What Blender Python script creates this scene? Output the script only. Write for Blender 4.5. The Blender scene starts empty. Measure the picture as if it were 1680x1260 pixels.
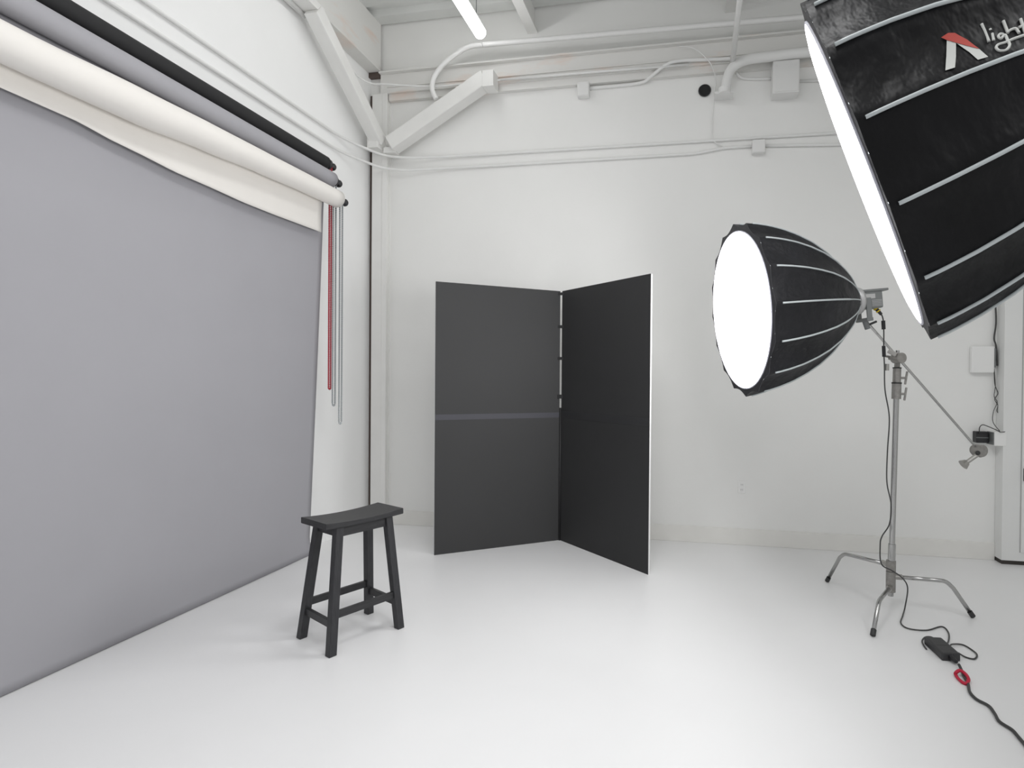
import bpy, bmesh, math, random
from mathutils import Vector, Matrix

random.seed(4)
scene = bpy.context.scene
COL = scene.collection
PI = math.pi

PATHS = {'arm': [[1.1491, 4.12, 1.986], [1.9768, 4.42, 1.1067]],
 'branch': [[-1.0497, 5.634, 4.4984], [-0.5665, 5.634, 4.5055], [-0.4443, 5.6, 4.537], [-0.3007, 5.55, 4.6095], [-0.1559, 5.548, 4.6417], [0.2148, 5.548, 4.6244], [0.355, 5.548, 4.6169]],
 'brick': [[1.3849, 3.702, 0.045], [1.4967, 3.7413, 0.045], [1.5096, 3.5429, 0.045], [1.4076, 3.5076, 0.045], [1.4236, 3.5466, 0.0]],
 'cond_lo_r': [[-3.0964, 5.42, 3.7306]],
 'cord': [[1.465, 3.4652, 0.02], [1.4628, 3.4306, 0.01], [1.4419, 3.3525, 0.011], [1.4311, 3.2795, 0.009], [1.4014, 3.1907, 0.009], [1.4024, 3.1234, 0.009], [1.4325, 3.0703, 0.009], [1.4274, 3.0024, 0.009],
          [1.4169, 2.9365, 0.009], [1.4397, 2.8802, 0.009], [1.4396, 2.8308, 0.009], [1.4374, 2.7743, 0.009], [1.4302, 2.6755, 0.009], [1.437, 2.5653, 0.009]],
 'elbow': [[0.2723, 5.505, 4.2822], [0.2824, 5.505, 4.3782], [0.3255, 5.505, 4.4994], [0.4463, 5.505, 4.5676], [0.6536, 5.505, 4.582], [1.0806, 5.505, 4.5914], [1.7984, 5.505, 4.5977]],
 'light_cable': [[1.1878, 4.06, 2.0684], [1.222, 4.06, 2.0276], [1.2368, 4.07, 1.9882], [1.2445, 4.08, 1.9122], [1.246, 4.08, 1.7907], [1.2571, 4.1, 1.69], [1.2721, 4.13, 1.5267], [1.3073, 4.15, 1.3414], [1.3049, 4.17, 1.112],
                 [1.3036, 4.17, 0.9045], [1.3324, 4.17, 0.7481], [1.3257, 4.18, 0.6125], [1.2805, 4.18, 0.5265], [1.2667, 4.17, 0.4659], [1.2698, 4.15, 0.3474], [1.3353, 4.15, 0.3064], [1.3967, 4.15, 0.2654],
                 [1.4319, 4.14, 0.2015], [1.4635, 4.2714, 0.025], [1.4078, 4.1507, 0.006], [1.3537, 4.0221, 0.006], [1.3703, 3.942, 0.006], [1.4755, 3.9366, 0.006], [1.5948, 4.0157, 0.006], [1.5983, 3.9264, 0.006],
                 [1.5403, 3.7824, 0.012], [1.4735, 3.6655, 0.03]],
 'loop1': [[1.4951, 3.6544, 0.03], [1.5414, 3.7356, 0.015], [1.612, 3.7617, 0.006], [1.6362, 3.6885, 0.006], [1.6319, 3.6349, 0.006], [1.5933, 3.5832, 0.006], [1.5552, 3.5972, 0.006], [1.5235, 3.6132, 0.02]],
 'loop2': [[1.4435, 3.7068, 0.03], [1.4655, 3.8168, 0.012], [1.4334, 3.8321, 0.006], [1.3913, 3.7733, 0.006], [1.3762, 3.7134, 0.006], [1.3723, 3.6576, 0.006]],
 'main_pipe': [[-2.6034, 5.45, 4.4259], [-2.6372, 5.45, 4.4907], [-2.651, 5.45, 4.56], [-2.6249, 5.45, 4.6632], [-2.5261, 5.45, 4.778], [-2.3882, 5.45, 4.8697], [-2.2644, 5.45, 4.9252], [-2.1219, 5.45, 4.9327],
               [-1.9295, 5.45, 4.9289], [-0.4713, 5.45, 4.906], [0.9617, 5.45, 4.8794], [2.1668, 5.45, 4.8607]],
 'router_a': [[2.6257, 5.62, 1.7056], [2.6324, 5.62, 1.5705], [2.6577, 5.62, 1.4897], [2.6342, 5.62, 1.4354], [2.6591, 5.62, 1.3817], [2.655, 5.62, 1.3276], [2.6945, 5.62, 1.2743], [2.7, 5.62, 1.2204], [2.7044, 5.548, 1.1621],
              [2.6197, 5.5, 1.1536]],
 'router_b': [[2.6233, 5.615, 1.7055], [2.635, 5.615, 1.5598], [2.6266, 5.615, 1.4624], [2.6516, 5.615, 1.4088], [2.6236, 5.615, 1.3272], [2.62, 5.615, 1.2352], [2.6291, 5.52, 1.1627]],
 'router_c': [[2.503, 5.59, 1.1263], [2.4642, 5.505, 1.1865], [2.4878, 5.505, 1.2137], [2.5358, 5.505, 1.1989], [2.6292, 5.52, 1.1574]],
 'router_top': [[2.611, 5.62, 2.4347], [2.6278, 5.62, 2.2725], [2.6348, 5.62, 2.1106], [2.6221, 5.62, 1.9758], [2.6375, 5.62, 1.9055], [2.6496, 5.62, 1.7327]],
 'side_pipe': [[0.3767, 5.6, 4.5052], [0.4588, 5.637, 4.4652], [0.6993, 5.637, 4.4442]],
 'side_pipe2': [[0.9579, 5.637, 4.3987], [1.4297, 5.637, 4.369]],
 'swag': [[-3.435, 5.1472, 4.7275], [-3.43, 5.3165, 4.6894], [-3.3359, 5.42, 4.641], [-3.1739, 5.45, 4.6297], [-2.9747, 5.5, 4.6254], [-2.658, 5.52, 4.596], [-2.3556, 5.548, 4.6094], [-1.9484, 5.548, 4.6176]],
 'thin': [[-1.9549, 5.548, 4.6182], [-0.8345, 5.548, 4.6097], [-0.0691, 5.548, 4.5988]],
 'tie': [[1.4062, 3.3599, 0.02], [1.4317, 3.3713, 0.03], [1.4476, 3.3456, 0.025], [1.4445, 3.3042, 0.02], [1.4239, 3.2761, 0.01], [1.4096, 3.2831, 0.008], [1.4039, 3.3253, 0.008], [1.4065, 3.3601, 0.01]],
 'wire': [[-0.1622, 5.52, 4.7658], [-0.059, 5.52, 4.75], [0.0438, 5.5, 4.6712], [0.135, 5.5, 4.5597], [0.1847, 5.6, 4.4643], [0.1706, 5.63, 4.2765], [0.1563, 5.63, 3.985], [0.1803, 5.63, 3.8838], [0.2548, 5.62, 3.8281]]}
LOGO_RED = [[0.3977, 0.2849], [0.3729, 0.3059], [0.3994, 0.3212], [0.5414, 0.3416], [0.7346, 0.3571], [0.6548, 0.34], [0.5322, 0.3128], [0.4564, 0.2948]]
LOGO_LEFT = [[0.4564, 0.2948], [0.5322, 0.3128], [0.7173, 0.2967], [0.8673, 0.2804], [0.8548, 0.2559], [0.6638, 0.2758]]
LOGO_RIGHT = [[0.5373, 0.3137], [0.6548, 0.34], [0.7346, 0.3571], [0.8933, 0.3652], [0.8831, 0.3394], [0.7266, 0.331]]
SCRIPT = [[[0.3832, 0.3926], [0.5185, 0.3912], [0.6713, 0.3881]], [[0.566, 0.4051], [0.6222, 0.4022], [0.6799, 0.3994]], [[0.4894, 0.4055], [0.513, 0.4055]], [[0.6396, 0.4289], [0.6145, 0.4223], [0.6423, 0.4146], [0.6866, 0.4174], [0.6535, 0.4309], [0.7644, 0.4291], [0.8367, 0.4269], [0.8882, 0.4136], [0.8638, 0.3986], [0.8014, 0.3951], [0.7661, 0.4037], [0.7689, 0.4234], [0.7542, 0.4461], [0.7473, 0.4736], [0.7347, 0.4961]], [[0.431, 0.4453], [0.531, 0.4434], [0.6365, 0.4409]], [[0.6116, 0.4425], [0.5922, 0.4562], [0.6084, 0.4642], [0.6886, 0.4654]], [[0.4688, 0.4875], [0.5913, 0.4838], [0.7104, 0.4795]], [[0.5957, 0.4719], [0.5865, 0.4927]]]
FILL_LAMPS = [(2.6, .6, 40), (-1.2, 2.6, 7), (-.4, 1.2, 60)]
WORLD = .49
EXPOSURE = .27


# ------------------------------------------------------------------ materials
def new_mat(name):
    m = bpy.data.materials.new(name)
    m.use_nodes = True
    return m, m.node_tree.nodes, m.node_tree.links, m.node_tree.nodes['Principled BSDF']

def mat(name, col, rough=.5, metal=0., var=0., vscale=6., bump=0., bscale=40., spec=.5, sheen=0., coat=0., col2=None, stretch=(1, 1, 1), bdist=.01):
    m, N, L, B = new_mat(name)
    c = (*col, 1)
    B.inputs['Base Color'].default_value = c
    B.inputs['Roughness'].default_value = rough
    B.inputs['Metallic'].default_value = metal
    B.inputs['Specular IOR Level'].default_value = spec
    B.inputs['Sheen Weight'].default_value = sheen
    B.inputs['Coat Weight'].default_value = coat
    tc = N.new('ShaderNodeTexCoord')
    mp = N.new('ShaderNodeMapping'); mp.inputs['Scale'].default_value = stretch
    L.new(tc.outputs['Object'], mp.inputs['Vector'])
    if var or col2:
        n = N.new('ShaderNodeTexNoise'); n.inputs['Scale'].default_value = vscale; n.inputs['Detail'].default_value = 5
        L.new(mp.outputs['Vector'], n.inputs['Vector'])
        r = N.new('ShaderNodeValToRGB')
        if col2:
            r.color_ramp.elements[0].position = .55; r.color_ramp.elements[1].position = .72
            r.color_ramp.elements[0].color = c; r.color_ramp.elements[1].color = (*col2, 1)
        else:
            r.color_ramp.elements[0].position = .3; r.color_ramp.elements[1].position = .7
            r.color_ramp.elements[0].color = (*[max(0, x * (1 - var)) for x in col], 1)
            r.color_ramp.elements[1].color = (*[min(1, x * (1 + var)) for x in col], 1)
        L.new(n.outputs['Fac'], r.inputs['Fac']); L.new(r.outputs['Color'], B.inputs['Base Color'])
    if bump:
        n2 = N.new('ShaderNodeTexNoise'); n2.inputs['Scale'].default_value = bscale; n2.inputs['Detail'].default_value = 4
        L.new(mp.outputs['Vector'], n2.inputs['Vector'])
        b = N.new('ShaderNodeBump'); b.inputs['Strength'].default_value = bump; b.inputs['Distance'].default_value = bdist
        L.new(n2.outputs['Fac'], b.inputs['Height']); L.new(b.outputs['Normal'], B.inputs['Normal'])
    return m

def glow(name, col, s):
    m, N, L, B = new_mat(name)
    B.inputs['Base Color'].default_value = (.9, .9, .9, 1)
    B.inputs['Emission Color'].default_value = (*col, 1)
    B.inputs['Emission Strength'].default_value = s
    return m

M = dict(
    floor=mat('white_epoxy', (.80, .80, .805), .32, var=.012, vscale=1.5, bump=.02, bscale=3, spec=.4),
    wall=mat('white_wall_paint', (.865, .867, .863), .75, var=.02, vscale=1.2, bump=.04, bscale=60, spec=.2),
    backwall=mat('white_back_wall_paint', (.805, .805, .79), .75, var=.02, vscale=1.0, bump=.05, bscale=50, spec=.2),
    base=mat('cream_baseboard', (.765, .757, .728), .6, var=.02),
    deck=mat('painted_deck', (.62, .63, .615), .6, var=.03, vscale=3),
    steel=mat('painted_steel', (.70, .70, .685), .5, var=.03, vscale=4),
    worn=mat('worn_painted_steel', (.70, .695, .675), .55, vscale=3.5, col2=(.70, .60, .54), stretch=(.6, .6, 2)),
    brace=mat('brace_paint', (.76, .757, .74), .45, var=.02),
    pipe=mat('pipe_paint', (.76, .76, .75), .4),
    gap=mat('dark_gap', (.10, .075, .065), .8),
    black_hole=mat('black_vent', (.006, .006, .006), .7),
    paper_grey=mat('grey_paper', (.365, .361, .385), .85, var=.015, vscale=2, spec=.15),
    paper_black=mat('black_paper', (.026, .026, .027), .75, spec=.25),
    paper_white=mat('cream_paper', (.80, .775, .74), .8, var=.01, spec=.2),
    plastic=mat('black_plastic', (.012, .012, .014), .4),
    red=mat('red_chain_plastic', (.45, .03, .05), .35),
    chain=mat('grey_chain_metal', (.36, .38, .39), .35, metal=.4),
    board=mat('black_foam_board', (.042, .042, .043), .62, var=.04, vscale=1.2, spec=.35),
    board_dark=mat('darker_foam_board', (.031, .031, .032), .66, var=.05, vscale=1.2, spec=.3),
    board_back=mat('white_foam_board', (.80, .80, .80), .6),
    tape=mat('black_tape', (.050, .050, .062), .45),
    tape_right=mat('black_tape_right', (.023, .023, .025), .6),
    tape_dark=mat('black_gaffer_tape', (.010, .010, .011), .6),
    wood=mat('black_painted_wood', (.026, .026, .028), .42, var=.3, vscale=9, bump=.12, bscale=30, stretch=(1, 14, 14), spec=.4),
    wood_leg=mat('black_painted_leg_wood', (.028, .028, .031), .45, var=.25, vscale=9, bump=.10, bscale=25, stretch=(14, 14, 1), spec=.4),
    fabric=mat('black_nylon', (.012, .012, .0145), .5, var=.35, vscale=3.5, bump=.9, bscale=6, spec=.3, bdist=.03),
    fabric_large=mat('black_nylon_large', (.0045, .0045, .0055), .48, var=.4, vscale=3.5, bump=1., bscale=4.5, spec=.2, bdist=.028, stretch=(1, 1, 2)),
    lip=mat('black_lip_fabric', (.02, .02, .024), .6),
    piping=mat('reflective_grey_piping', (.50, .54, .55), .45),
    rim=mat('silver_rim_tape', (.62, .62, .70), .45),
    diff_small=glow('glowing_diffuser', (1, 1, 1), 9.2),
    diff_big=glow('glowing_large_diffuser', (1, .995, 1), 7.4),
    lamp_grey=mat('grey_lamp_housing', (.20, .21, .21), .45, metal=.3),
    lamp_silver=mat('light_grey_housing_trim', (.5, .5, .5), .4, metal=.3),
    chrome=mat('chrome_steel', (.43, .43, .425), .22, metal=1.),
    chrome_dull=mat('dull_steel', (.42, .41, .39), .36, metal=.9, var=.1, vscale=30),
    iron=mat('grey_casting', (.30, .29, .275), .5, metal=.6, var=.15, vscale=40),
    rubber=mat('black_rubber', (.03, .03, .03), .6),
    cable=mat('dark_cable', (.045, .045, .045), .5),
    yellow=mat('yellow_ring', (.75, .55, .02), .5),
    velcro=mat('red_hook_and_loop', (.50, .012, .045), .6),
    brick=mat('black_adapter_plastic', (.03, .03, .032), .5, bump=.05),
    logo_white=mat('grey_white_print', (.55, .56, .54), .6),
    logo_red=mat('red_print', (.42, .05, .035), .6),
    tube=glow('tube_light', (1, 1, 1), 5.2),
    cabinet=mat('cabinet_paint', (.74, .745, .735), .5, var=.01),
    groove=mat('cabinet_groove', (.40, .40, .39), .7),
    box=mat('junction_paint', (.74, .74, .73), .5),
    white_plastic=mat('white_plastic', (.80, .80, .79), .4),
    slot=mat('outlet_slot', (.25, .25, .26), .6),
    toe=mat('toe_kick', (.035, .03, .026), .7),
)

# ------------------------------------------------------------------ mesh helpers
class MB:
    def __init__(s):
        s.bm = bmesh.new()

    def box(s, lo, hi, mat3=None, bev=0.):
        c = [(a + b) / 2 for a, b in zip(lo, hi)]; d = [abs(b - a) for a, b in zip(lo, hi)]
        t = Matrix.Translation(c) @ Matrix.Diagonal((*d, 1))
        if mat3 is not None: t = mat3 @ t
        r = bmesh.ops.create_cube(s.bm, size=1, matrix=t)
        if bev:
            es = {e for v in r['verts'] for e in v.link_edges}
            bmesh.ops.bevel(s.bm, geom=list(es), offset=bev, segments=2, affect='EDGES', profile=.6)
        return s

    def bar(s, a, b, w, h, up=(0, 0, 1), bev=0.):
        a, b = Vector(a), Vector(b); z = (b - a).normalized(); u = Vector(up)
        x = u.cross(z)
        if x.length < 1e-4: x = Vector((1, 0, 0)).cross(z)
        x.normalize(); y = z.cross(x)
        m = Matrix.Translation((a + b) / 2) @ Matrix((x, y, z)).transposed().to_4x4()
        l = (b - a).length
        return s.box((-w / 2, -h / 2, -l / 2), (w / 2, h / 2, l / 2), m, bev)

    def cyl(s, a, b, r, r2=None, n=20):
        a, b = Vector(a), Vector(b); z = b - a
        q = z.to_track_quat('Z', 'Y').to_matrix().to_4x4()
        bmesh.ops.create_cone(s.bm, cap_ends=True, segments=n, radius1=r, radius2=r if r2 is None else r2, depth=z.length,
                              matrix=Matrix.Translation((a + b) / 2) @ q)
        return s

    def ball(s, c, r, n=10, sc=(1, 1, 1)):
        bmesh.ops.create_uvsphere(s.bm, u_segments=n, v_segments=max(4, n * 2 // 3), radius=r, matrix=Matrix.Translation(c) @ Matrix.Diagonal((*sc, 1)))
        return s

    def bead(s, c, r):
        bmesh.ops.create_icosphere(s.bm, subdivisions=1, radius=r, matrix=Matrix.Translation(c))
        return s

    def tube(s, pts, r, n=10, closed=False, cap=True, flat=1.):
        pts = [Vector(p) for p in pts]; k = len(pts)
        rs = r if isinstance(r, (list, tuple)) else [r] * k
        T = []
        for i in range(k):
            a = pts[(i - 1) % k] if closed or i else pts[0]
            b = pts[(i + 1) % k] if closed or i < k - 1 else pts[-1]
            T.append((b - a).normalized())
        u = Vector((0, 0, 1)) if abs(T[0].z) < .9 else Vector((1, 0, 0))
        u = (u - T[0] * u.dot(T[0])).normalized()
        rings = []
        for i in range(k):
            u = (u - T[i] * u.dot(T[i])).normalized(); v = T[i].cross(u)
            rings.append([s.bm.verts.new(pts[i] + u * (rs[i] * math.cos(2 * PI * j / n)) + v * (rs[i] * flat * math.sin(2 * PI * j / n))) for j in range(n)])
        for i in range(k if closed else k - 1):
            A, B = rings[i], rings[(i + 1) % k]
            for j in range(n):
                f = s.bm.faces.new((A[j], A[(j + 1) % n], B[(j + 1) % n], B[j])); f.smooth = True
        if cap and not closed:
            s.bm.faces.new(rings[0][::-1]); s.bm.faces.new(rings[-1])
        return s

    def lathe(s, prof, n=24, m=None, smooth=True):
        """profile of (radius, z) turned about the local z axis"""
        m = m or Matrix.Identity(4)
        rings = [[s.bm.verts.new(m @ Vector((r * math.cos(2 * PI * j / n), r * math.sin(2 * PI * j / n), z))) for j in range(n)] for r, z in prof]
        for A, B in zip(rings, rings[1:]):
            for j in range(n):
                f = s.bm.faces.new((A[j], A[(j + 1) % n], B[(j + 1) % n], B[j])); f.smooth = smooth
        s.bm.faces.new(rings[0][::-1]); s.bm.faces.new(rings[-1])
        return s

    def grid(s, fn, nu, nv, smooth=True):
        V = [[s.bm.verts.new(fn(i / nu, j / nv)) for j in range(nv + 1)] for i in range(nu + 1)]
        for i in range(nu):
            for j in range(nv):
                f = s.bm.faces.new((V[i][j], V[i + 1][j], V[i + 1][j + 1], V[i][j + 1])); f.smooth = smooth
        return s

    def build(s, name, m, parent=None, solid=0., smooth=False, recalc=True):
        if recalc: bmesh.ops.recalc_face_normals(s.bm, faces=s.bm.faces)
        me = bpy.data.meshes.new(name); s.bm.to_mesh(me); s.bm.free()
        if smooth:
            for p in me.polygons: p.use_smooth = True
        me.materials.append(m)
        o = bpy.data.objects.new(name, me); COL.objects.link(o)
        if parent: o.parent = parent
        if solid:
            md = o.modifiers.new('thickness', 'SOLIDIFY'); md.thickness = solid; md.offset = 0
        return o

def smooth_path(p, n=6, closed=False):
    p = [Vector(q) for q in p]; out = []; k = len(p)
    for i in range(k if closed else k - 1):
        if closed: a, b, c, d = p[(i - 1) % k], p[i], p[(i + 1) % k], p[(i + 2) % k]
        else: a, b, c, d = p[max(0, i - 1)], p[i], p[i + 1], p[min(k - 1, i + 2)]
        for j in range(n):
            t = j / n
            out.append(.5 * ((2 * b) + (c - a) * t + (2 * a - 5 * b + 4 * c - d) * t * t + (3 * b - a - 3 * c + d) * t ** 3))
    if not closed: out.append(p[-1])
    return out

def tag(o, label, cat, group=None, kind=None):
    o['label'] = label
    if cat: o['category'] = cat
    if group: o['group'] = group
    if kind: o['kind'] = kind
    return o

def empty(name, loc=(0, 0, 0), m=None):
    o = bpy.data.objects.new(name, None); COL.objects.link(o)
    if m is not None: o.matrix_world = m
    else: o.location = loc
    o.empty_display_size = .1
    return o

def struct(o, label, cat='room'):
    return tag(o, label, cat, kind='structure')

# ------------------------------------------------------------------ room shell
WX, WY, TOP = -3.456, 5.65, 5.36
RX, FY = 4.6, -1.2
struct(MB().box((WX - .1, FY, -.1), (RX + .1, WY + .1, 0)).build('floor', M['floor']), 'glossy white painted studio floor', 'floor')
struct(MB().box((WX - .1, FY, 0), (WX, WY + .1, TOP + .1)).build('wall_left', M['wall']), 'white painted wall behind the hanging grey backdrop', 'wall')
struct(MB().box((WX, WY, 0), (RX + .1, WY + .1, TOP + .1)).build('wall_back', M['backwall']), 'white painted wall behind the folding black panels', 'wall')
struct(MB().box((RX, FY, 0), (RX + .1, WY, TOP + .1)).build('wall_right', M['backwall']), 'plain white side wall past the cabinet', 'wall')
struct(MB().box((-3.21, WY - .015, 0), (2.66, WY, .155), bev=.004).build('baseboard_back', M['base']), 'low cream baseboard along the white back wall', 'baseboard')
struct(MB().box((WX, 4.9, 0), (WX + .012, WY - .09, .12), bev=.004).build('baseboard_left', M['wall']), 'low white baseboard at the end of the left wall', 'baseboard')

# corrugated roof deck, ribs running along the back wall
def deck():
    mb = MB(); prof = []; y = WY
    while y > FY:
        prof += [(y, TOP + .055), (y - .03, TOP), (y - .165, TOP), (y - .195, TOP + .055)]; y -= .29
    vs = [(mb.bm.verts.new((WX, a, z)), mb.bm.verts.new((RX, a, z))) for a, z in prof]
    for A, B in zip(vs, vs[1:]): mb.bm.faces.new((A[0], A[1], B[1], B[0]))
    mb.box((WX - .1, FY, TOP + .06), (RX + .1, WY + .1, TOP + .12))
    return mb
struct(deck().build('ceiling', M['deck'], recalc=False), 'white corrugated metal roof deck', 'ceiling')

def beam(name, mb, m, label):
    return struct(mb.build(name, m), label, 'beam')
# deep beam along the left wall, then the long flanged beam on the back wall
mb = MB(); mb.box((WX, FY, 4.86), (-3.325, WY - .03, TOP)); mb.box((WX, FY, 4.845), (-3.31, WY - .06, 4.862))
beam('steel_beam', mb, M['worn'], 'deep white steel beam along the top of the left wall')
mb = MB(); mb.box((-3.3, WY - .075, 4.60), (RX, WY, 4.805)); mb.box((-3.3, WY - .12, 4.80), (RX, WY, 4.815))
mb.box((-3.22, WY - .05, 4.53), (RX, WY, 4.60)); mb.box((-3.22, WY - .09, 4.655), (RX, WY - .075, 4.665))
beam('steel_beam', mb, M['worn'], 'scuffed white steel beam along the top of the back wall')
for i, x in enumerate((-1.648, .323, 2.36)):
    mb = MB(); mb.box((x - .052, FY, 5.115), (x + .052, WY, 5.135)); mb.box((x - .02, FY, 5.135), (x + .02, WY, TOP))
    j = mb.build('roof_joist', M['brace'])
    struct(j, ('white roof joist nearest the lit tube light', 'white roof joist above the vertical white pipe elbow', 'white roof joist over the tall white cabinet')[i], 'joist')
    j['group'] = 'roof joists under the deck'

# corner column and the dark joint beside it
mb = MB(); mb.box((-3.395, 5.575, 0), (-3.222, 5.59, 4.60)); mb.box((-3.395, 5.635, 0), (-3.222, 5.65, 4.60)); mb.box((-3.375, 5.59, 0), (-3.236, 5.635, 4.60))
mb.box((-3.275, 5.568, 0), (-3.222, 5.576, 4.6), bev=.003)
struct(mb.build('steel_column', M['brace']), 'white steel column standing in the room corner', 'column')
struct(MB().box((WX, 5.638, 0), (-3.39, 5.65, 4.62)).box((WX, 5.60, 4.80), (-3.27, 5.65, 4.855)).build('trim_1', M['gap']), 'thin dark vertical gap beside the corner column, with painted shade at the beam end', 'trim')  # second box is a dark filler standing in for shade in the beam-end recess

# diagonal braces
def brace(a, b, w, up, label, plates):
    t = empty('diagonal_brace', a)
    tag(t, label, 'brace', 'diagonal corner braces')
    A = Vector(a)
    MB().bar((0, 0, 0), Vector(b) - A, w, w, up, bev=.012).build('tube', M['brace'], t)
    for lo, hi in plates:
        MB().box(Vector(lo) - A, Vector(hi) - A, bev=.004).build('gusset_plate', M['brace'], t)
brace((-3.275, 5.50, 4.06), (-3.295, 4.47, 4.79), .13, (1, 0, 0), 'white diagonal steel brace rising along the left wall from the column',
      [((-3.36, 5.42, 3.97), (-3.24, 5.568, 4.08)), ((-3.39, 4.32, 4.78), (-3.24, 4.56, 4.845))])
brace((-3.13, 5.51, 4.015), (-2.09, 5.51, 4.61), .15, (0, 1, 0), 'white diagonal steel brace rising along the back wall from the column',
      [((-3.222, 5.50, 3.94), (-3.09, 5.60, 4.0)), ((-2.10, 5.42, 4.50), (-1.985, 5.57, 4.66))])

# ------------------------------------------------------------------ pipes, conduit, boxes
def pipe(name, pts, r, m, label, cat, group=None, n=12, sm=5, extra=()):
    pts = [Vector(p) for p in pts]; o0 = pts[0]
    path = smooth_path(pts, sm) if sm else pts
    t = MB().tube([p - o0 for p in path], r, n).build(name, m)
    t.location = o0
    tag(t, label, cat, group)
    return t
def fillet(pts, r=.15, n=6):
    P = [Vector(p) for p in pts]; out = [P[0]]
    for a, b, c in zip(P, P[1:], P[2:]):
        d1, d2 = (a - b), (c - b); k = min(r, d1.length * .45, d2.length * .45)
        p, q = b + d1.normalized() * k, b + d2.normalized() * k
        out += [p.lerp(b, t / n).lerp(b.lerp(q, t / n), t / n) for t in range(n + 1)]
    return out + [P[-1]]
pipe('conduit', fillet([(-3.435, FY, 3.962), (-3.435, 5.10, 3.945), (-3.25, 5.52, 3.925), (-3.0, 5.56, 3.895), (-2.6, 5.62, 3.905), (-1.84, 5.635, 3.905), (1.3, 5.635, 3.888), (RX - .005, 5.635, 3.87)], .3), .013, M['pipe'],
     'upper of the two thin white conduits bending around the corner column', 'conduit', 'thin conduits at mid wall height', sm=0)
pipe('conduit', fillet([(-3.435, FY, 3.806), (-3.435, 5.10, 3.80), (-3.25, 5.52, 3.79), (-3.0, 5.56, 3.765), (-2.6, 5.62, 3.785), (-1.84, 5.635, 3.785), (.02, 5.635, 3.779), (.27, 5.635, 3.82), (.54, 5.635, 3.815)], .3), .013, M['pipe'],
     'lower thin white conduit running from the left wall into a small box', 'conduit', 'thin conduits at mid wall height', sm=0)
pipe('conduit', [(.64, 5.635, 3.813), (1.3, 5.635, 3.78), (RX - .005, 5.635, 3.70)], .013, M['pipe'], 'short white conduit leaving the small wall box toward the large light', 'conduit', 'thin conduits at mid wall height', sm=0)
pipe('wall_pipe', [(-3.40, FY, 4.765), (-3.40, 4.50, 4.765)], .024, M['pipe'], 'white pipe tucked under the beam above the paper rolls', 'pipe', sm=0)
pipe('sprinkler_pipe', PATHS['main_pipe'] + [(RX - .005, 5.45, 4.82)], .025, M['pipe'], 'long white pipe crossing under the roof with a swooping drop behind the brace', 'pipe')
pipe('elbow_pipe', PATHS['elbow'] + [(RX - .005, 5.505, 4.62)], .045, M['pipe'], 'thick white elbow pipe turning down beside the round black vent', 'pipe')
t = MB().cyl((0, 0, 0), (0, 0, .05), .055).box((-.085, .012, .012), (.085, .144, .036)).build('pipe_flange', M['pipe']); t.location = (.262, 5.505, 4.272)
tag(t, 'white flange clamp where the thick elbow pipe enters the wall', 'flange')
pipe('ceiling_pipe', [(.335, 5.52, 4.561), (.338, 4.72, 4.62), (.34, FY, 5.05)], .024, M['pipe'], 'straight white pipe running overhead toward the viewer', 'pipe', sm=0)
pipe('conduit', PATHS['branch'], .016, M['pipe'], 'white conduit stepping up from the small box under the back beam', 'conduit')
pipe('conduit', PATHS['thin'], .011, M['pipe'], 'slim white conduit straight under the back beam, right of the brace', 'conduit', sm=0)
pipe('hanging_wire', PATHS['swag'], .010, M['pipe'], 'white wire sagging across the top of the corner column', 'wire')
pipe('hanging_wire', PATHS['wire'], .005, M['pipe'], 'thin pale wire dangling past the round black vent', 'wire', n=6)
pipe('conduit', PATHS['side_pipe'], .013, M['pipe'], 'short bent conduit between the elbow pipe and the large box', 'conduit')
pipe('conduit', PATHS['side_pipe2'] + [(RX - .005, 5.637, 4.30)], .013, M['pipe'], 'conduit leaving the large junction box behind the large light', 'conduit', sm=0)

def jbox(lo, hi, label, studs=False):
    c = Vector([(a + b) / 2 for a, b in zip(lo, hi)]); h = Vector([(b - a) / 2 for a, b in zip(lo, hi)])
    t = empty('junction_box', c); tag(t, label, 'junction box')
    MB().box(-h, h, bev=.006).build('body', M['box'], t)
    MB().box((-h.x * .93, -h.y - .006, -h.z * .93), (h.x * .93, -h.y + .001, h.z * .93), bev=.003).build('cover_plate', M['box'], t)
    for sx in (-.7, .7):
        MB().cyl((sx * h.x, -h.y - .009, h.z * .7), (sx * h.x, -h.y - .003, h.z * .7), .006, n=8).build('screw', M['box'], t)
jbox((-1.165, 5.58, 4.405), (-1.045, 5.651, 4.545), 'small white junction box hung under the back beam')
jbox((.70, 5.51, 4.24), (.935, 5.651, 4.54), 'large white junction box below the thick elbow pipe')
jbox((.53, 5.59, 3.735), (.65, 5.651, 3.86), 'small square white box where the lower conduit ends')
t = empty('round_vent', (.084, 5.65, 4.385)); tag(t, 'round black vent hole high on the back wall', 'vent')
MB().cyl((0, -.012, 0), (0, 0, 0), .052, n=20).build('opening', M['black_hole'], t)
mb = MB(); mb.tube([(.055 * math.cos(a), -.012, .055 * math.sin(a)) for a in [2 * PI * i / 20 for i in range(20)]], .006, 6, closed=True); mb.build('rim', M['plastic'], t)
# outlet
t = empty('wall_outlet', (.473, 5.65, .556)); tag(t, 'small white power outlet low on the back wall', 'outlet')
MB().box((-.036, -.007, -.058), (.036, 0, .058), bev=.003).build('cover_plate', M['white_plastic'], t)
for dz in (-.024, .024):
    f = MB().box((-.016, -.010, dz - .014), (.016, -.006, dz + .014), bev=.003).build('socket', M['white_plastic'], t)
    MB().box((-.008, -.0112, dz - .006), (-.005, -.009, dz + .007)).box((.005, -.0112, dz - .006), (.008, -.009, dz + .007)).build('slot', M['slot'], f)

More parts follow.
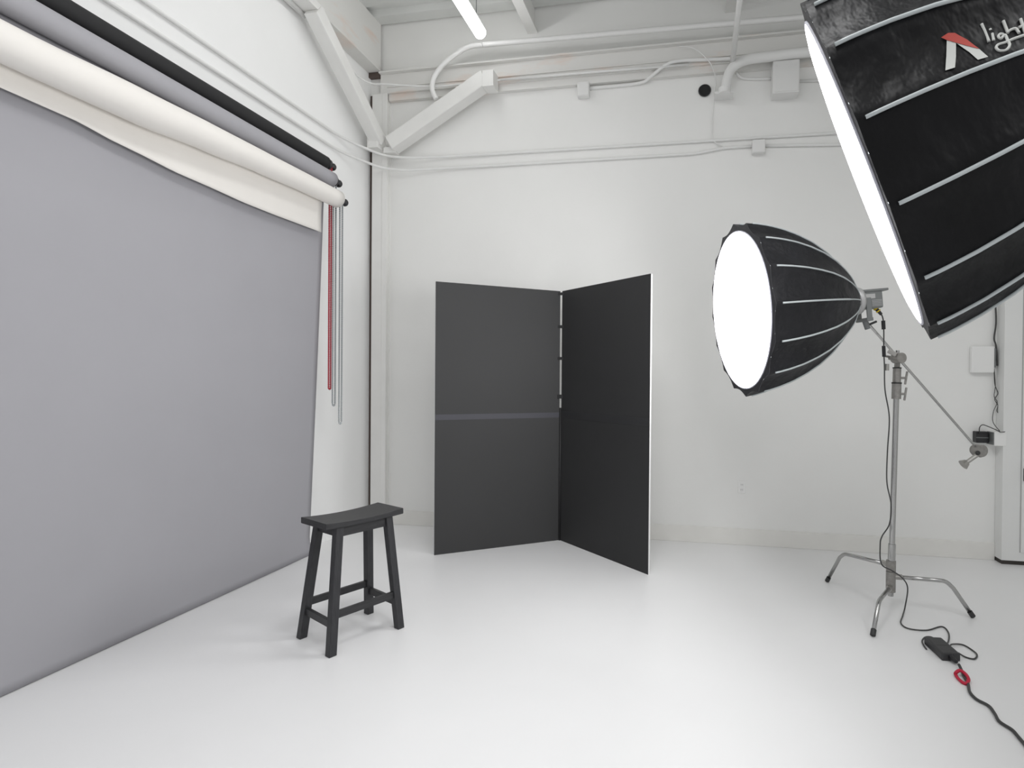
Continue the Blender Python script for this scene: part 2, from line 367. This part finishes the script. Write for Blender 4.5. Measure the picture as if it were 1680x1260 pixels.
# ------------------------------------------------------------------ tube light
t = empty('tube_light', (-2.06, 3.9, 4.93)); tag(t, 'glowing white tube light hanging under the roof', 'ceiling light')
mb = MB(); mb.cyl((0, -1.35, 0), (0, 1.36, 0), .058, n=24); mb.ball((0, 1.36, 0), .058, 16, (1, .35, 1)); mb.ball((0, -1.35, 0), .058, 16, (1, .35, 1))
mb.build('tube', M['tube'], t, smooth=True)
MB().box((-.03, -1.3, .05), (.03, 1.3, .075)).build('housing', M['box'], t)
for y in (-1.1, 1.25):
    MB().cyl((0, y, .07), (0, y, TOP - 4.93), .004, n=6).build('hanger', M['lamp_grey'], t)

# ------------------------------------------------------------------ paper rolls
RY0 = .75
# the cream roll sags and its outer turns hang loose toward the viewer
SLACK = [(.75, -.058, .012), (1.5, -.062, .013), (2.1, -.061, .016), (2.7, -.047, .024), (3.15, -.028, .016), (3.6, -.014, .007), (4.1, -.004, .002), (4.6, 0, 0)]
def loose(y):
    for a, b in zip(SLACK, SLACK[1:]):
        if y <= b[0]:
            k = (y - a[0]) / (b[0] - a[0]); k = max(0, k); k = k * k * (3 - 2 * k)
            return a[1] + (b[1] - a[1]) * k, a[2] + (b[2] - a[2]) * k
    return 0, 0
def paper_roll(x, z, r, yend, m, label, sheet, groupname='background paper rolls', slack=False):
    t = empty('paper_roll', (x, RY0, z)); tag(t, label, 'paper roll', groupname)
    L_ = yend - RY0
    mb = MB(); n = 40; N = 28; rings = []
    for i in range(n + 1):
        y = L_ * i / n; dz, dr = loose(RY0 + y) if slack else (0, 0)
        rings.append([mb.bm.verts.new(((r + dr) * math.cos(2 * PI * j / N), y, dz + (r + dr) * math.sin(2 * PI * j / N))) for j in range(N)])
    for A, B in zip(rings, rings[1:]):
        for j in range(N):
            f = mb.bm.faces.new((A[j], A[(j + 1) % N], B[(j + 1) % N], B[j])); f.smooth = True
    mb.bm.faces.new(rings[0]); mb.bm.faces.new(rings[-1])
    mb.build('roll', m, t)
    mb = MB(); mb.lathe([(.026, 0), (.034, .0), (.034, .03), (.045, .03), (.045, .045), (.022, .05), (.022, .06)], 18, Matrix.Translation((0, L_, 0)) @ Matrix.Rotation(-PI / 2, 4, 'X'))
    mb.build('end_plug', M['plastic'], t)
    mb = MB(); mb.lathe([(.012, .055), (.012, .09), (.030, .092), (.034, .105), (.030, .118), (.012, .122)], 16, Matrix.Translation((0, L_, 0)) @ Matrix.Rotation(-PI / 2, 4, 'X'))
    mb.build('knob', M['plastic'], t)
    if sheet: sheet(t, Vector((x, RY0, z)))
    return t

def grey_sheet(t, o):
    # hangs off the back of its roll, drifting toward the wall, down to the floor
    def fn(u, v):
        y = .9 + (4.475 + .02 * (1 - v) - .9) * u
        z = 3.31 + (.004 - 3.31) * v
        x = -3.1955 + (-3.316 + 3.1955) * (v ** 1.15)
        if u > .985 and v > .965: y += .10 * (v - .965) / .035; x += .004
        return Vector((x, y, z)) - o
    MB().grid(fn, 60, 60).build('paper_sheet', M['paper_grey'], t, solid=.0012)
EDGE = [(.75, 2.93), (2.09, 2.905), (2.435, 2.898), (2.592, 2.875), (2.778, 2.861), (3.0, 2.839), (3.252, 2.832), (3.537, 2.818), (3.837, 2.817), (4.109, 2.821), (4.394, 2.825)]
def edge_z(y):
    for (a, za), (b, zb) in zip(EDGE, EDGE[1:]):
        if y <= b: return za + (zb - za) * (y - a) / (b - a)
    return EDGE[-1][1]
def white_sheet(t, o):
    def fn(u, v):
        y = .8 + (4.40 - .8) * u
        dz, dr = loose(y); z0 = 3.138 + dz
        z = z0 + (edge_z(y) - z0) * v
        xb = -3.07 - .0745 - dr
        x = xb + (-3.153 - xb) * v - .006 * math.sin(PI * v)
        return Vector((x, y, z)) - o
    MB().grid(fn, 60, 10).build('paper_sheet', M['paper_white'], t, solid=.0015)
paper_roll(-3.173, 3.452, .055, 4.475, M['paper_black'], 'black background paper roll, topmost of the three on the left wall', None)
paper_roll(-3.13, 3.31, .066, 4.50, M['paper_grey'], 'grey paper roll in the middle, its sheet hanging down as the backdrop', grey_sheet)
paper_roll(-3.07, 3.138, .074, 4.50, M['paper_white'], 'cream white paper roll, lowest, with a short loose sheet', white_sheet, slack=True)

# wall bracket behind the rolls
t = empty('roll_bracket', (WX, 4.30, 3.30)); tag(t, 'wall bracket holding up the ends of the three paper rolls', 'bracket')
MB().box((0, -.02, -.22), (.012, .02, .2), bev=.003).build('back_plate', M['box'], t)
for x, z, r in ((-3.173, 3.452, .055), (-3.13, 3.31, .066), (-3.07, 3.128, .075)):
    MB().bar((.01, 0, z - 3.30), (x - WX - r * .9, 0, z - 3.30), .02, .02).build('arm', M['box'], t)

def chain(x, y, ztop, zbot, m, r, label, sep=.028):
    t = MB(); zz = 0
    z = ztop; n = 0
    while z > zbot + sep / 2:
        for s in (-1, 1):
            t.bead((s * .003, s * sep / 2, z - ztop), r)
        z -= .0155; n += 1
    for i in range(1, 6):
        a = PI * i / 6
        t.bead((0, sep / 2 * math.cos(a), zbot - ztop + sep / 2 - sep / 2 * math.sin(a)), r)
    for s in (-1, 1):
        t.tube([(s * .003, s * sep / 2, 0), (s * .003, s * sep / 2, zbot + sep / 2 - ztop)], r * .42, 5)
    o = t.build('pull_chain', m); o.location = (x, y, ztop)
    tag(o, label, 'chain', 'pull chains of the paper rolls')
chain(-3.173, 4.55, 3.485, 1.475, M['red'], .0095, 'red beaded pull chain hanging from the black roll', .02)
chain(-3.13, 4.548, 3.355, 1.33, M['chain'], .0092, 'shorter grey beaded pull chain, next to the red one')
chain(-3.07, 4.555, 3.18, 1.17, M['chain'], .0092, 'longer grey beaded pull chain of the cream roll, farthest from the red one')

# ------------------------------------------------------------------ folding black panels (V-flat)
def vflat():
    P0 = Vector((-1.272, 5.432, 0)); PL = Vector((-2.255, 4.728, 0)); PR = Vector((-.343, 4.616, 0))
    t = empty('folding_panel', P0); tag(t, 'tall black folding panel standing open like a book by the back wall', 'panel')
    Hh = 2.44
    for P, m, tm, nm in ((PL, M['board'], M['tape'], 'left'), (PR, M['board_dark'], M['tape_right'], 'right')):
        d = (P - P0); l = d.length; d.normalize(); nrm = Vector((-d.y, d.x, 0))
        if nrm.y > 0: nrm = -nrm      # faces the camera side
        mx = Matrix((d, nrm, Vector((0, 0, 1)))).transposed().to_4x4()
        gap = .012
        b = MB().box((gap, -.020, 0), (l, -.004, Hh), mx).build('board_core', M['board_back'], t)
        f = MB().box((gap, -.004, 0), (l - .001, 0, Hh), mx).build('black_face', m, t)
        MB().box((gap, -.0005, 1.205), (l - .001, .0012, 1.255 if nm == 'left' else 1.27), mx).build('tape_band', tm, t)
    for z, w in ((2.42, .02), (2.10, .022), (1.79, .022), (1.42, .03)):
        MB().box((-.03, -.022, z - w), (.03, -.004, z + w * .3), bev=.002).build('hinge_tape', M['tape_dark'], t)
    MB().tube([(.0, -.006, 0), (0, -.006, 1.30)], .012, 8).build('hinge_tape', M['tape_dark'], t)
vflat()

# ------------------------------------------------------------------ saddle stool
def stool():
    A = [Vector((-2.005, 2.898, 0)), Vector((-2.319, 3.067, 0)), Vector((-2.123, 3.475, 0)), Vector((-1.811, 3.310, 0))]  # front, left, back, right feet
    c = sum(A, Vector()) / 4
    dx = ((A[3] - A[0]) + (A[2] - A[1])).normalized(); dy = Vector((-dx.y, dx.x, 0))
    m = Matrix((dx, dy, Vector((0, 0, 1)))).transposed().to_4x4(); m.translation = c
    t = empty('saddle_stool', m=m); tag(t, 'black wooden saddle stool with four splayed legs on the white floor', 'stool')
    H, sw, sl = .745, .14, .258          # half width, half length
    off = Vector((.012, -.002, 0))
    def top(x): return H - .014 * (1 - (x / sl) ** 2)
    n = 20; mb = MB()
    rows = []
    for i in range(n + 1):
        x = -sl + 2 * sl * i / n; zt = top(x); zb = H - .036 - .006 * (1 - (x / sl) ** 2)
        e = .004
        sec = [(-sw + e, zb), (sw - e, zb), (sw, zb + e), (sw, zt - e), (sw - e, zt), (-sw + e, zt), (-sw, zt - e), (-sw, zb + e)]
        xx = max(-sl + .0, min(sl, x))
        rows.append([mb.bm.verts.new((xx + off.x, y + off.y, z)) for y, z in sec])
    for a, b in zip(rows, rows[1:]):
        for j in range(8): mb.bm.faces.new((a[j], a[(j + 1) % 8], b[(j + 1) % 8], b[j]))
    mb.bm.faces.new(rows[0]); mb.bm.faces.new(rows[-1][::-1])
    seat = mb.build('seat', M['wood'], t)
    F = [m.inverted() @ a for a in A]
    T = []
    for f in F:
        sx, sy = (1 if f.x > 0 else -1), (1 if f.y > 0 else -1)
        T.append(Vector((sx * .165 + off.x, sy * .105 + off.y, H - .038)))
    for f, q in zip(F, T):
        w = .046; mb = MB(); d = q - f
        vs = []
        for p in (f, q):
            vs.append([mb.bm.verts.new(p + Vector((a * w / 2, b * w / 2, 0))) for a, b in ((-1, -1), (1, -1), (1, 1), (-1, 1))])
        for j in range(4): mb.bm.faces.new((vs[0][j], vs[0][(j + 1) % 4], vs[1][(j + 1) % 4], vs[1][j]))
        mb.bm.faces.new(vs[0][::-1]); mb.bm.faces.new(vs[1])
        bmesh.ops.bevel(mb.bm, geom=list(mb.bm.edges), offset=.0025, segments=1, affect='EDGES')
        mb.build('leg', M['wood_leg'], t)
    def at(i, z): return F[i].lerp(T[i], z / (H - .038))
    # aprons under the seat, then the stretchers
    for a, b in ((0, 3), (1, 2)):
        MB().bar(at(a, .675), at(b, .675), .02, .055, (0, 0, 1), .002).build('apron', M['wood'], t)
    for a, b in ((0, 1), (3, 2)):
        MB().bar(at(a, .675), at(b, .675), .02, .05, (0, 0, 1), .002).build('apron', M['wood_leg'], t)
    for a, b, z in ((0, 3, .215), (1, 2, .215), (0, 1, .165), (3, 2, .165)):
        MB().bar(at(a, z), at(b, z), .022, .042, (0, 0, 1), .002).build('stretcher', M['wood'], t)
stool()

# ------------------------------------------------------------------ softboxes
PROF = [(0, 1), (.08, .985), (.18, .955), (.3, .905), (.43, .83), (.56, .735), (.69, .61), (.8, .475), (.89, .345), (.95, .23), (1, .13)]
SAG = .035
def prof(t):
    t = max(0, min(1, t))
    for (a, ra), (b, rb) in zip(PROF, PROF[1:]):
        if t <= b: return ra + (rb - ra) * (t - a) / (b - a)
def shell_pt(k, u, t, R, L, off=0.):
    r = (R * prof(t) + off) * (1 - SAG * math.sin(PI * u))
    a0, a1 = k * PI / 8, (k + 1) * PI / 8
    return Vector((r * ((1 - u) * math.cos(a0) + u * math.cos(a1)), r * ((1 - u) * math.sin(a0) + u * math.sin(a1)), -t * L))

def softbox(center, az, el, phase, R, L, label, dm, logo=False, rib0=.05):
    n = Vector((math.cos(el) * math.cos(az), math.cos(el) * math.sin(az), math.sin(el)))
    e1 = n.cross(Vector((0, 0, 1))).normalized(); e2 = e1.cross(n)
    E1 = math.cos(phase) * e1 + math.sin(phase) * e2; E2 = -math.sin(phase) * e1 + math.cos(phase) * e2
    m = Matrix((E1, E2, n)).transposed().to_4x4(); m.translation = center
    t = empty('softbox_light', m=m); tag(t, label, 'studio light', 'domed softbox lights')
    # fabric shell: sixteen panels between ribs
    mb = MB(); NU, NT = 6, 22; rings = []
    rnd = random.Random(7)
    puck = {}
    for j in range(NT + 1):
        tt = j / NT; ring = []
        for k in range(16):
            for i in range(NU):
                u = i / NU
                p = shell_pt(k, u, tt, R, L)
                if i and 0 < j < NT - 3:
                    p *= 1 + rnd.uniform(-.006, .006)
                    p.z = -tt * L
                ring.append(mb.bm.verts.new(p))
        rings.append(ring)
    q = len(rings[0])
    for A, B in zip(rings, rings[1:]):
        for j in range(q):
            f = mb.bm.faces.new((A[j], A[(j + 1) % q], B[(j + 1) % q], B[j])); f.smooth = True
    mb.bm.faces.new(rings[-1])
    mb.build('fabric_shell', M['fabric_large'] if logo else M['fabric'], t)
    # lip folding in from the scalloped rim to the round diffuser
    RD = R * LIPK
    mb = MB(); o_, i_ = [], []
    for k in range(16):
        for i in range(NU):
            p = shell_pt(k, i / NU, 0, R, L); o_.append(mb.bm.verts.new(p + Vector((0, 0, .001))))
            a = math.atan2(p.y, p.x); i_.append(mb.bm.verts.new((RD * math.cos(a), RD * math.sin(a), .004)))
    for j in range(q): mb.bm.faces.new((o_[j], o_[(j + 1) % q], i_[(j + 1) % q], i_[j]))
    mb.build('lip', M['lip'], t)
    # diffuser bulging slightly forward, with a silver tape edge
    mb = MB(); prev = None; nseg = 64
    rad = [(1, .006), (.97, .012), (.9, .017), (.75, .021), (.5, .024), (.25, .026)]
    rr = [[mb.bm.verts.new((RD * s * math.cos(2 * PI * j / nseg), RD * s * math.sin(2 * PI * j / nseg), z * R / .56)) for j in range(nseg)] for s, z in rad]
    for A, B in zip(rr, rr[1:]):
        for j in range(nseg):
            f = mb.bm.faces.new((A[j], A[(j + 1) % nseg], B[(j + 1) % nseg], B[j])); f.smooth = True
    mb.bm.faces.new(rr[-1])
    mb.build('diffuser', dm, t)
    mb = MB(); mb.tube([(RD * math.cos(2 * PI * j / 64), RD * math.sin(2 * PI * j / 64), .006) for j in range(64)], .0042, 6, closed=True)
    mb.build('edge_tape', M['rim'], t)
    for k in range(16):
        pts = []
        for j in range(25):
            tt = rib0 + (.985 - rib0) * j / 24
            pts.append(shell_pt(k, 0, tt, R, L, .0012))
        MB().tube(pts, [.0056 if j < 18 else .0042 for j in range(25)], 6).build('rib', M['piping'], t)
    # speed ring and lamp head at the back
    mb = MB(); mb.lathe([(R * .10, -L - .03), (R * .155, -L - .03), (R * .165, -L - .01), (R * .14, -L + .012), (R * .10, -L + .012)], 28); mb.build('speed_ring', M['lamp_silver'], t)
    up = m.to_3x3().inverted() @ Vector((0, 0, 1)); up.z = 0; up.normalize()
    sd = Vector((0, 0, 1)).cross(up)
    fr = Matrix((sd, up, Vector((0, 0, 1)))).transposed().to_4x4(); fr.translation = (0, 0, -L)
    k = R / .56
    mb = MB(); mb.box((-.055, -.060, -.165), (.055, .058, -.02), fr, .012); mb.box((-.06, .05, -.205), (.06, .066, -.02), fr, .004)
    b = mb.build('lamp_head', M['lamp_grey'], t)
    mb = MB(); mb.box((.054, .005, -.11), (.058, .035, -.02), fr); mb.box((-.058, .005, -.11), (-.054, .035, -.02), fr)
    for i in range(5): mb.box((-.057, -.045 + i * .009, -.155), (.057, -.042 + i * .009, -.085), fr)
    mb.build('side_panel', M['lamp_silver'], b)
    mb = MB(); mb.box((-.066, -.13, -.075), (-.056, .012, -.04), fr, .003); mb.box((.056, -.13, -.075), (.066, .012, -.04), fr, .003); mb.box((-.066, -.14, -.08), (.066, -.118, -.035), fr, .003)
    mb.cyl(fr @ Vector((0, -.135, -.06)), fr @ Vector((0, -.19, -.075)), .018)
    y = mb.build('yoke', M['lamp_grey'], t)
    mb = MB(); mb.bar(fr @ Vector((0, -.165, -.075)), fr @ Vector((0, -.145, -.14)), .014, .014, bev=.003); mb.build('tilt_lever', M['plastic'], y)
    if logo:
        def decal(name, poly, mm, off=.0035):
            bm = bmesh.new()
            f = bm.faces.new([bm.verts.new((u, v, 0)) for u, v in poly])
            bmesh.ops.triangulate(bm, faces=[f]); bmesh.ops.subdivide_edges(bm, edges=bm.edges[:], cuts=3, use_grid_fill=True)
            for v in bm.verts: v.co = shell_pt(1, v.co.x, v.co.y, R, L, off)
            mb = MB(); mb.bm.free(); mb.bm = bm
            mb.build(name, mm, t)
        decal('logo_roof', LOGO_RED, M['logo_red'], .0045)
        decal('logo_leg', LOGO_LEFT, M['logo_white']); decal('logo_leg', LOGO_RIGHT, M['logo_white'])
        mb = MB()
        for s in SCRIPT:
            mb.tube([shell_pt(1, p.x, p.y, R, L, .0015) for p in smooth_path([(u, v, 0) for u, v in s], 6)], .0033, 6)
        mb.build('lettering', M['logo_white'], t)
    return t, m
LIPK = .9
sb1, m1 = softbox((.2947, 3.8185, 2.0332), 3.4173, -.1022, 2.3962, .56, .787, 'round domed softbox glowing at a tilt, mounted on the chrome stand', M['diff_small'])
sb2, m2 = softbox((.5458, 1.9833, 2.2436), 2.8093, -.3423, 2.4344, .56, .787, 'large black softbox with printed logo, overhead nearest the viewer', M['diff_big'], True, .025)

# stand that carries the near softbox, outside the picture to the right
hub2 = m2 @ Vector((0, 0, -.90))
bx, by = hub2.x + .06, hub2.y - .03
t = empty('light_stand', (bx, by, 0)); tag(t, 'dark stand carrying the large near softbox from the side', 'light stand')
zt = hub2.z - .14
MB().cyl((0, 0, .2), (0, 0, zt), .014, n=16).build('pole', M['rubber'], t)
for i in range(3):
    a = 2 * PI * i / 3 + .2
    MB().tube([(0, 0, .55), (.45 * math.cos(a), .45 * math.sin(a), .012)], .011, 10).build('leg', M['rubber'], t)

# ------------------------------------------------------------------ chrome stand
def cstand():
    O = Vector((1.362, 4.25, 0)); t = empty('chrome_stand', O); tag(t, 'chrome three-legged grip stand with a long boom arm holding the softbox', 'light stand')
    for ang, rf, rb, zh, zb in ((121.96, .578, .44, .31, .275), (-3.42, .504, .37, .235, .235), (-117.9, .532, .40, .165, .175)):
        a = math.radians(ang); d = Vector((math.cos(a), math.sin(a), 0))
        pts = [d * .02 + Vector((0, 0, zh)), d * (rb - .085) + Vector((0, 0, zb + (zh - zb) * .12)), d * (rb - .03) + Vector((0, 0, zb - .006)), d * (rb + .015) + Vector((0, 0, zb - .045)), d * (rf - .006) + Vector((0, 0, .022))]
        path = [pts[0]] + smooth_path(pts[1:4], 5) + [pts[4]]
        lg = MB().tube(path, .0135, 14).build('leg', M['chrome'], t)
        e = (pts[4] - pts[3]).normalized()
        MB().cyl(pts[4] - e * .024, pts[4] + e * .015, .0165, n=14).build('foot_cap', M['rubber'], lg)
        MB().cyl((0, 0, zh - .035), (0, 0, zh + .035), .031, n=22).build('leg_collar', M['iron'], t)
        MB().cyl(d * .02 + Vector((0, 0, zh)), d * .07 + Vector((0, 0, zh)), .019, n=14).build('leg_socket', M['chrome_dull'], t)
    top = Vector((.023, 0, 1.73)); low = Vector((0, 0, .10))
    def ax(z): return low.lerp(top, (z - .1) / 1.63)
    MB().cyl(ax(.10), ax(1.56), .0185, n=22).build('pole', M['chrome'], t)
    MB().cyl(ax(.34), ax(.46), .024, n=22).build('sleeve', M['chrome'], t)
    MB().cyl(ax(1.3), ax(1.80), .0125, n=18).build('riser', M['chrome'], t)
    c = MB().cyl(ax(1.465), ax(1.57), .030, n=20).build('lock_collar', M['iron'], t)
    MB().cyl(ax(1.57), ax(1.58), .032, n=20).build('ring', M['rubber'], c)
    c = MB().cyl(ax(1.58), ax(1.675), .026, n=20).build('lock_collar', M['iron'], t)
    MB().cyl(ax(1.675), ax(1.683), .028, n=20).build('ring', M['rubber'], c)
    for z, dx in ((1.61, .05), (1.50, .048)):
        p = ax(z); mb = MB(); mb.cyl(p + Vector((.02, -.005, 0)), p + Vector((dx, -.01, 0)), .008, n=10)
        mb.bar(p + Vector((dx, -.01, -.045)), p + Vector((dx + .012, -.01, .045)), .013, .013, (0, 1, 0), .004); mb.build('tee_handle', M['iron'], t)
    A = Vector(PATHS['arm'][0]) - O; B = Vector(PATHS['arm'][1]) - O
    MB().cyl(A, B, .0085, n=14).build('boom_arm', M['chrome'], t)
    d = (B - A).normalized()
    # grip head on the riser: two discs, an eyebolt handle and a wing
    hp = A + d * ((ax(1.77) - A).dot(d)); side = d.cross(Vector((0, 0, 1))).normalized()
    mb = MB(); mb.cyl(hp - side * .035, hp + side * .035, .036, n=22); mb.cyl(hp - side * .045, hp - side * .035, .030, n=22); mb.bar(ax(1.68), ax(1.76), .035, .03, bev=.006)
    g = mb.build('grip_head', M['iron'], t)
    mb = MB(); mb.cyl(hp - side * .045, hp - side * .09, .010, n=10); mb.bar(hp - side * .085 + Vector((-.045, 0, .02)), hp - side * .085 + Vector((.06, 0, .0)), .016, .014, (0, 1, 0), .005); mb.build('tee_handle', M['iron'], g)
    mb = MB(); mb.bar(hp + Vector((-.07, -.02, .05)), hp + Vector((-.02, -.02, .02)), .022, .03, bev=.006); mb.build('jaw', M['chrome_dull'], g)
    mb = MB(); mb.cyl(hp + Vector((-.075, -.01, -.04)), hp + Vector((-.075, -.01, -.085)), .014, n=12); mb.build('knob', M['chrome_dull'], g)
    # second grip head at the far end of the arm
    e = B
    mb = MB(); mb.cyl(e - side * .032, e + side * .032, .042, n=24); mb.cyl(e - side * .045, e - side * .032, .034, n=24); mb.cyl(e + d * .0, e + d * .04, .03, n=18)
    g = mb.build('grip_head', M['iron'], t)
    k0 = e + Vector((-.03, -.04, -.03)); k1 = e + Vector((-.105, -.05, -.085))
    mb = MB(); mb.cyl(k0, k1, .014, n=14); kd = (k1 - k0).normalized(); mb.cyl(k1 - kd * .01, k1 + kd * .022, .022, .036, n=18); mb.build('knob', M['chrome_dull'], g)
    MB().ball(e + Vector((-.03, -.052, -.012)), .016, 10).build('bolt', M['rubber'], g)
cstand()

# ------------------------------------------------------------------ cables and the power brick
def cable(name, path, r, m, label, cat, closed=False, group=None):
    pts = [Vector(p) for p in path]; o0 = pts[0]
    o = MB().tube([p - o0 for p in smooth_path(pts, 8, closed)], r, 8, closed=closed).build(name, m); o.location = o0
    tag(o, label, cat, group); return o, o0
lc = PATHS['light_cable']
o, o0 = cable('light_cable', lc, .0045, M['cable'], 'thin dark cable from the lamp head down the chrome stand to the adapter', 'cable')
def along(i, j, a=0., b=1.): return Vector(lc[i]).lerp(Vector(lc[j]), a) - o0, Vector(lc[i]).lerp(Vector(lc[j]), b) - o0
p, q = along(0, 1); c = MB().cyl(p - (q - p) * .3, q, .013, .010, n=12).build('connector', M['plastic'], o)
MB().cyl(p - (q - p) * .1, p + (q - p) * .12, .0165, n=14).build('ring', M['yellow'], c)
MB().cyl(p + (q - p) * .35, p + (q - p) * .5, .0155, n=14).build('ring', M['yellow'], c)
p, q = along(2, 3); MB().cyl(p, p.lerp(q, .75), .0125, n=12).build('cable_bead', M['plastic'], o)
p, q = along(4, 5); MB().cyl(p.lerp(q, -.3), p.lerp(q, .4), .0115, n=12).build('cable_bead', M['plastic'], o)
cable('adapter_cable_loop', PATHS['loop1'], .0045, M['cable'], 'dark cable loop lying beside the adapter toward the cabinet', 'cable')
cable('adapter_cable_loop', PATHS['loop2'], .0045, M['cable'], 'dark cable end curling around the stand side of the adapter', 'cable')
cable('extension_lead', PATHS['cord'], .0075, M['cable'], 'thick black power cord snaking over the floor toward the viewer', 'cable')
cable('cable_tie', PATHS['tie'], .0085, M['velcro'], 'bright red hook-and-loop cable tie around the power cord', 'cable tie', closed=True)
bc = Vector((1.448, 3.637, 0)); ax_ = (Vector((1.4587, 3.525, 0)) - Vector((1.4408, 3.7216, 0))).normalized(); ay_ = Vector((0, 0, 1)).cross(ax_)
m = Matrix((ax_, ay_, Vector((0, 0, 1)))).transposed().to_4x4(); m.translation = bc
t = empty('power_adapter', m=m); tag(t, 'black power adapter brick lying on the floor by the chrome stand', 'adapter')
MB().box((-.11, -.05, .001), (.10, .05, .046), bev=.008).build('body', M['brick'], t)
MB().box((-.085, -.038, .0455), (.0, .038, .0468), bev=.0004).build('sticker', M['plastic'], t)
mb = MB(); mb.cyl((.098, 0, .024), (.15, 0, .022), .018, .010, n=12); mb.build('plug', M['plastic'], t)

# ------------------------------------------------------------------ tall white cabinet at the right edge
t = empty('storage_cabinet', (2.66, 5.65, 0)); tag(t, 'tall white cabinet with a dark toe kick against the back wall', 'cabinet')
MB().box((0, -.125, .035), (1.3, -.001, 2.7), bev=.004).build('carcass', M['cabinet'], t)
MB().box((.006, -.115, .0), (1.3, -.001, .036)).build('toe_kick', M['toe'], t)
for x0, x1 in ((.145, .72), (.735, 1.29)):
    d = MB().box((x0, -.139, .115), (x1, -.124, 2.6), bev=.003).build('door', M['cabinet'], t)
    MB().box((x0 - .006, -.1275, .11), (x0, -.124, 2.6)).build('seam', M['groove'], d)
    mb = MB(); mb.box((x0 + .008, -.165, .735), (x0 + .03, -.139, .845), bev=.004); mb.build('handle', M['plastic'], d)

# router, power supplies and their wires
t = empty('router_box', (2.528, 5.65, 1.787)); tag(t, 'white wireless router box mounted on the wall beside the cabinet', 'router')
MB().box((-.092, -.05, -.118), (.092, 0, .118), bev=.012).build('body', M['white_plastic'], t)
mb = MB(); mb.box((.093, -.04, -.07), (.108, -.005, .10), bev=.004); mb.build('cable_clip', M['lamp_grey'], t)
t = empty('plug_adapter', (2.523, 5.65, 1.098)); tag(t, 'small black plug adapter in the wall below the router', 'adapter')
MB().box((-.05, -.07, -.05), (.05, 0, .05), bev=.006).build('body', M['plastic'], t)
MB().box((-.05, -.0705, -.006), (.05, -.069, .0)).build('seam', M['lamp_grey'], t)
t = empty('outlet_box', (2.635, 5.65, 1.093)); tag(t, 'white surface outlet box between the black adapter and the cabinet', 'outlet')
MB().box((-.045, -.13, -.062), (.05, 0, .064), bev=.005).build('body', M['white_plastic'], t)
MB().box((-.052, -.125, -.055), (-.044, -.01, .055)).build('side_plate', M['lamp_grey'], t)
cable('router_cable', PATHS['router_top'], .007, M['cable'], 'dark cable hanging above the router box', 'cable')
cable('router_cable', PATHS['router_a'], .0035, M['cable'], 'dark twisted wire from the router, bending nearest the cabinet', 'cable')
cable('router_cable', PATHS['router_b'], .003, M['cable'], 'thin dark wire twisting from the router to the outlet box', 'cable')
cable('router_cable', PATHS['router_c'], .004, M['cable'], 'short dark lead arching over the black plug adapter', 'cable')

# ------------------------------------------------------------------ lights
def area(name, loc, direction, sx, sy, power, col=(1, 1, 1), spread=180):
    l = bpy.data.lights.new(name, 'AREA'); l.shape = 'RECTANGLE'; l.size = sx; l.size_y = sy; l.energy = power; l.color = col; l.spread = math.radians(spread)
    o = bpy.data.objects.new(name, l); COL.objects.link(o); o.location = loc
    o.rotation_euler = Vector(direction).to_track_quat('-Z', 'Y').to_euler()
    return o
# unseen overhead fill lamps, added and placed to balance the room's brightness
for i, (x, y, e) in enumerate(FILL_LAMPS):
    area('overhead_fill_lamp', (x, y, 5.0), (0, 0, -1), .9, 2.6, e)
w = bpy.data.worlds.new('studio'); scene.world = w; w.use_nodes = True
w.node_tree.nodes['Background'].inputs[0].default_value = (.985, .99, 1, 1)
w.node_tree.nodes['Background'].inputs[1].default_value = WORLD

# ------------------------------------------------------------------ camera
cam = bpy.data.cameras.new('camera'); co = bpy.data.objects.new('camera', cam); COL.objects.link(co)
yaw, pitch, roll = .183622, -.0089875, .0085398
f = Vector((-math.sin(yaw) * math.cos(pitch), math.cos(yaw) * math.cos(pitch), math.sin(pitch)))
r = Vector((math.cos(yaw), math.sin(yaw), 0)); u = r.cross(f)
r2 = math.cos(roll) * r + math.sin(roll) * u; u2 = -math.sin(roll) * r + math.cos(roll) * u
mm = Matrix((r2, u2, -f)).transposed().to_4x4(); mm.translation = (0, 0, 1.585)
co.matrix_world = mm
cam.sensor_width = 36; cam.lens = 933.2 / 1680 * 36; cam.shift_x = (840 - 963.4) / 1680
cam.clip_start = .05
scene.camera = co
scene.view_settings.view_transform = 'Standard'
scene.view_settings.look = 'None'
scene.view_settings.exposure = EXPOSURE
scene.cycles.max_bounces = 12; scene.cycles.diffuse_bounces = 8
scene.cycles.use_denoising = True
scene.cycles.sample_clamp_indirect = 4
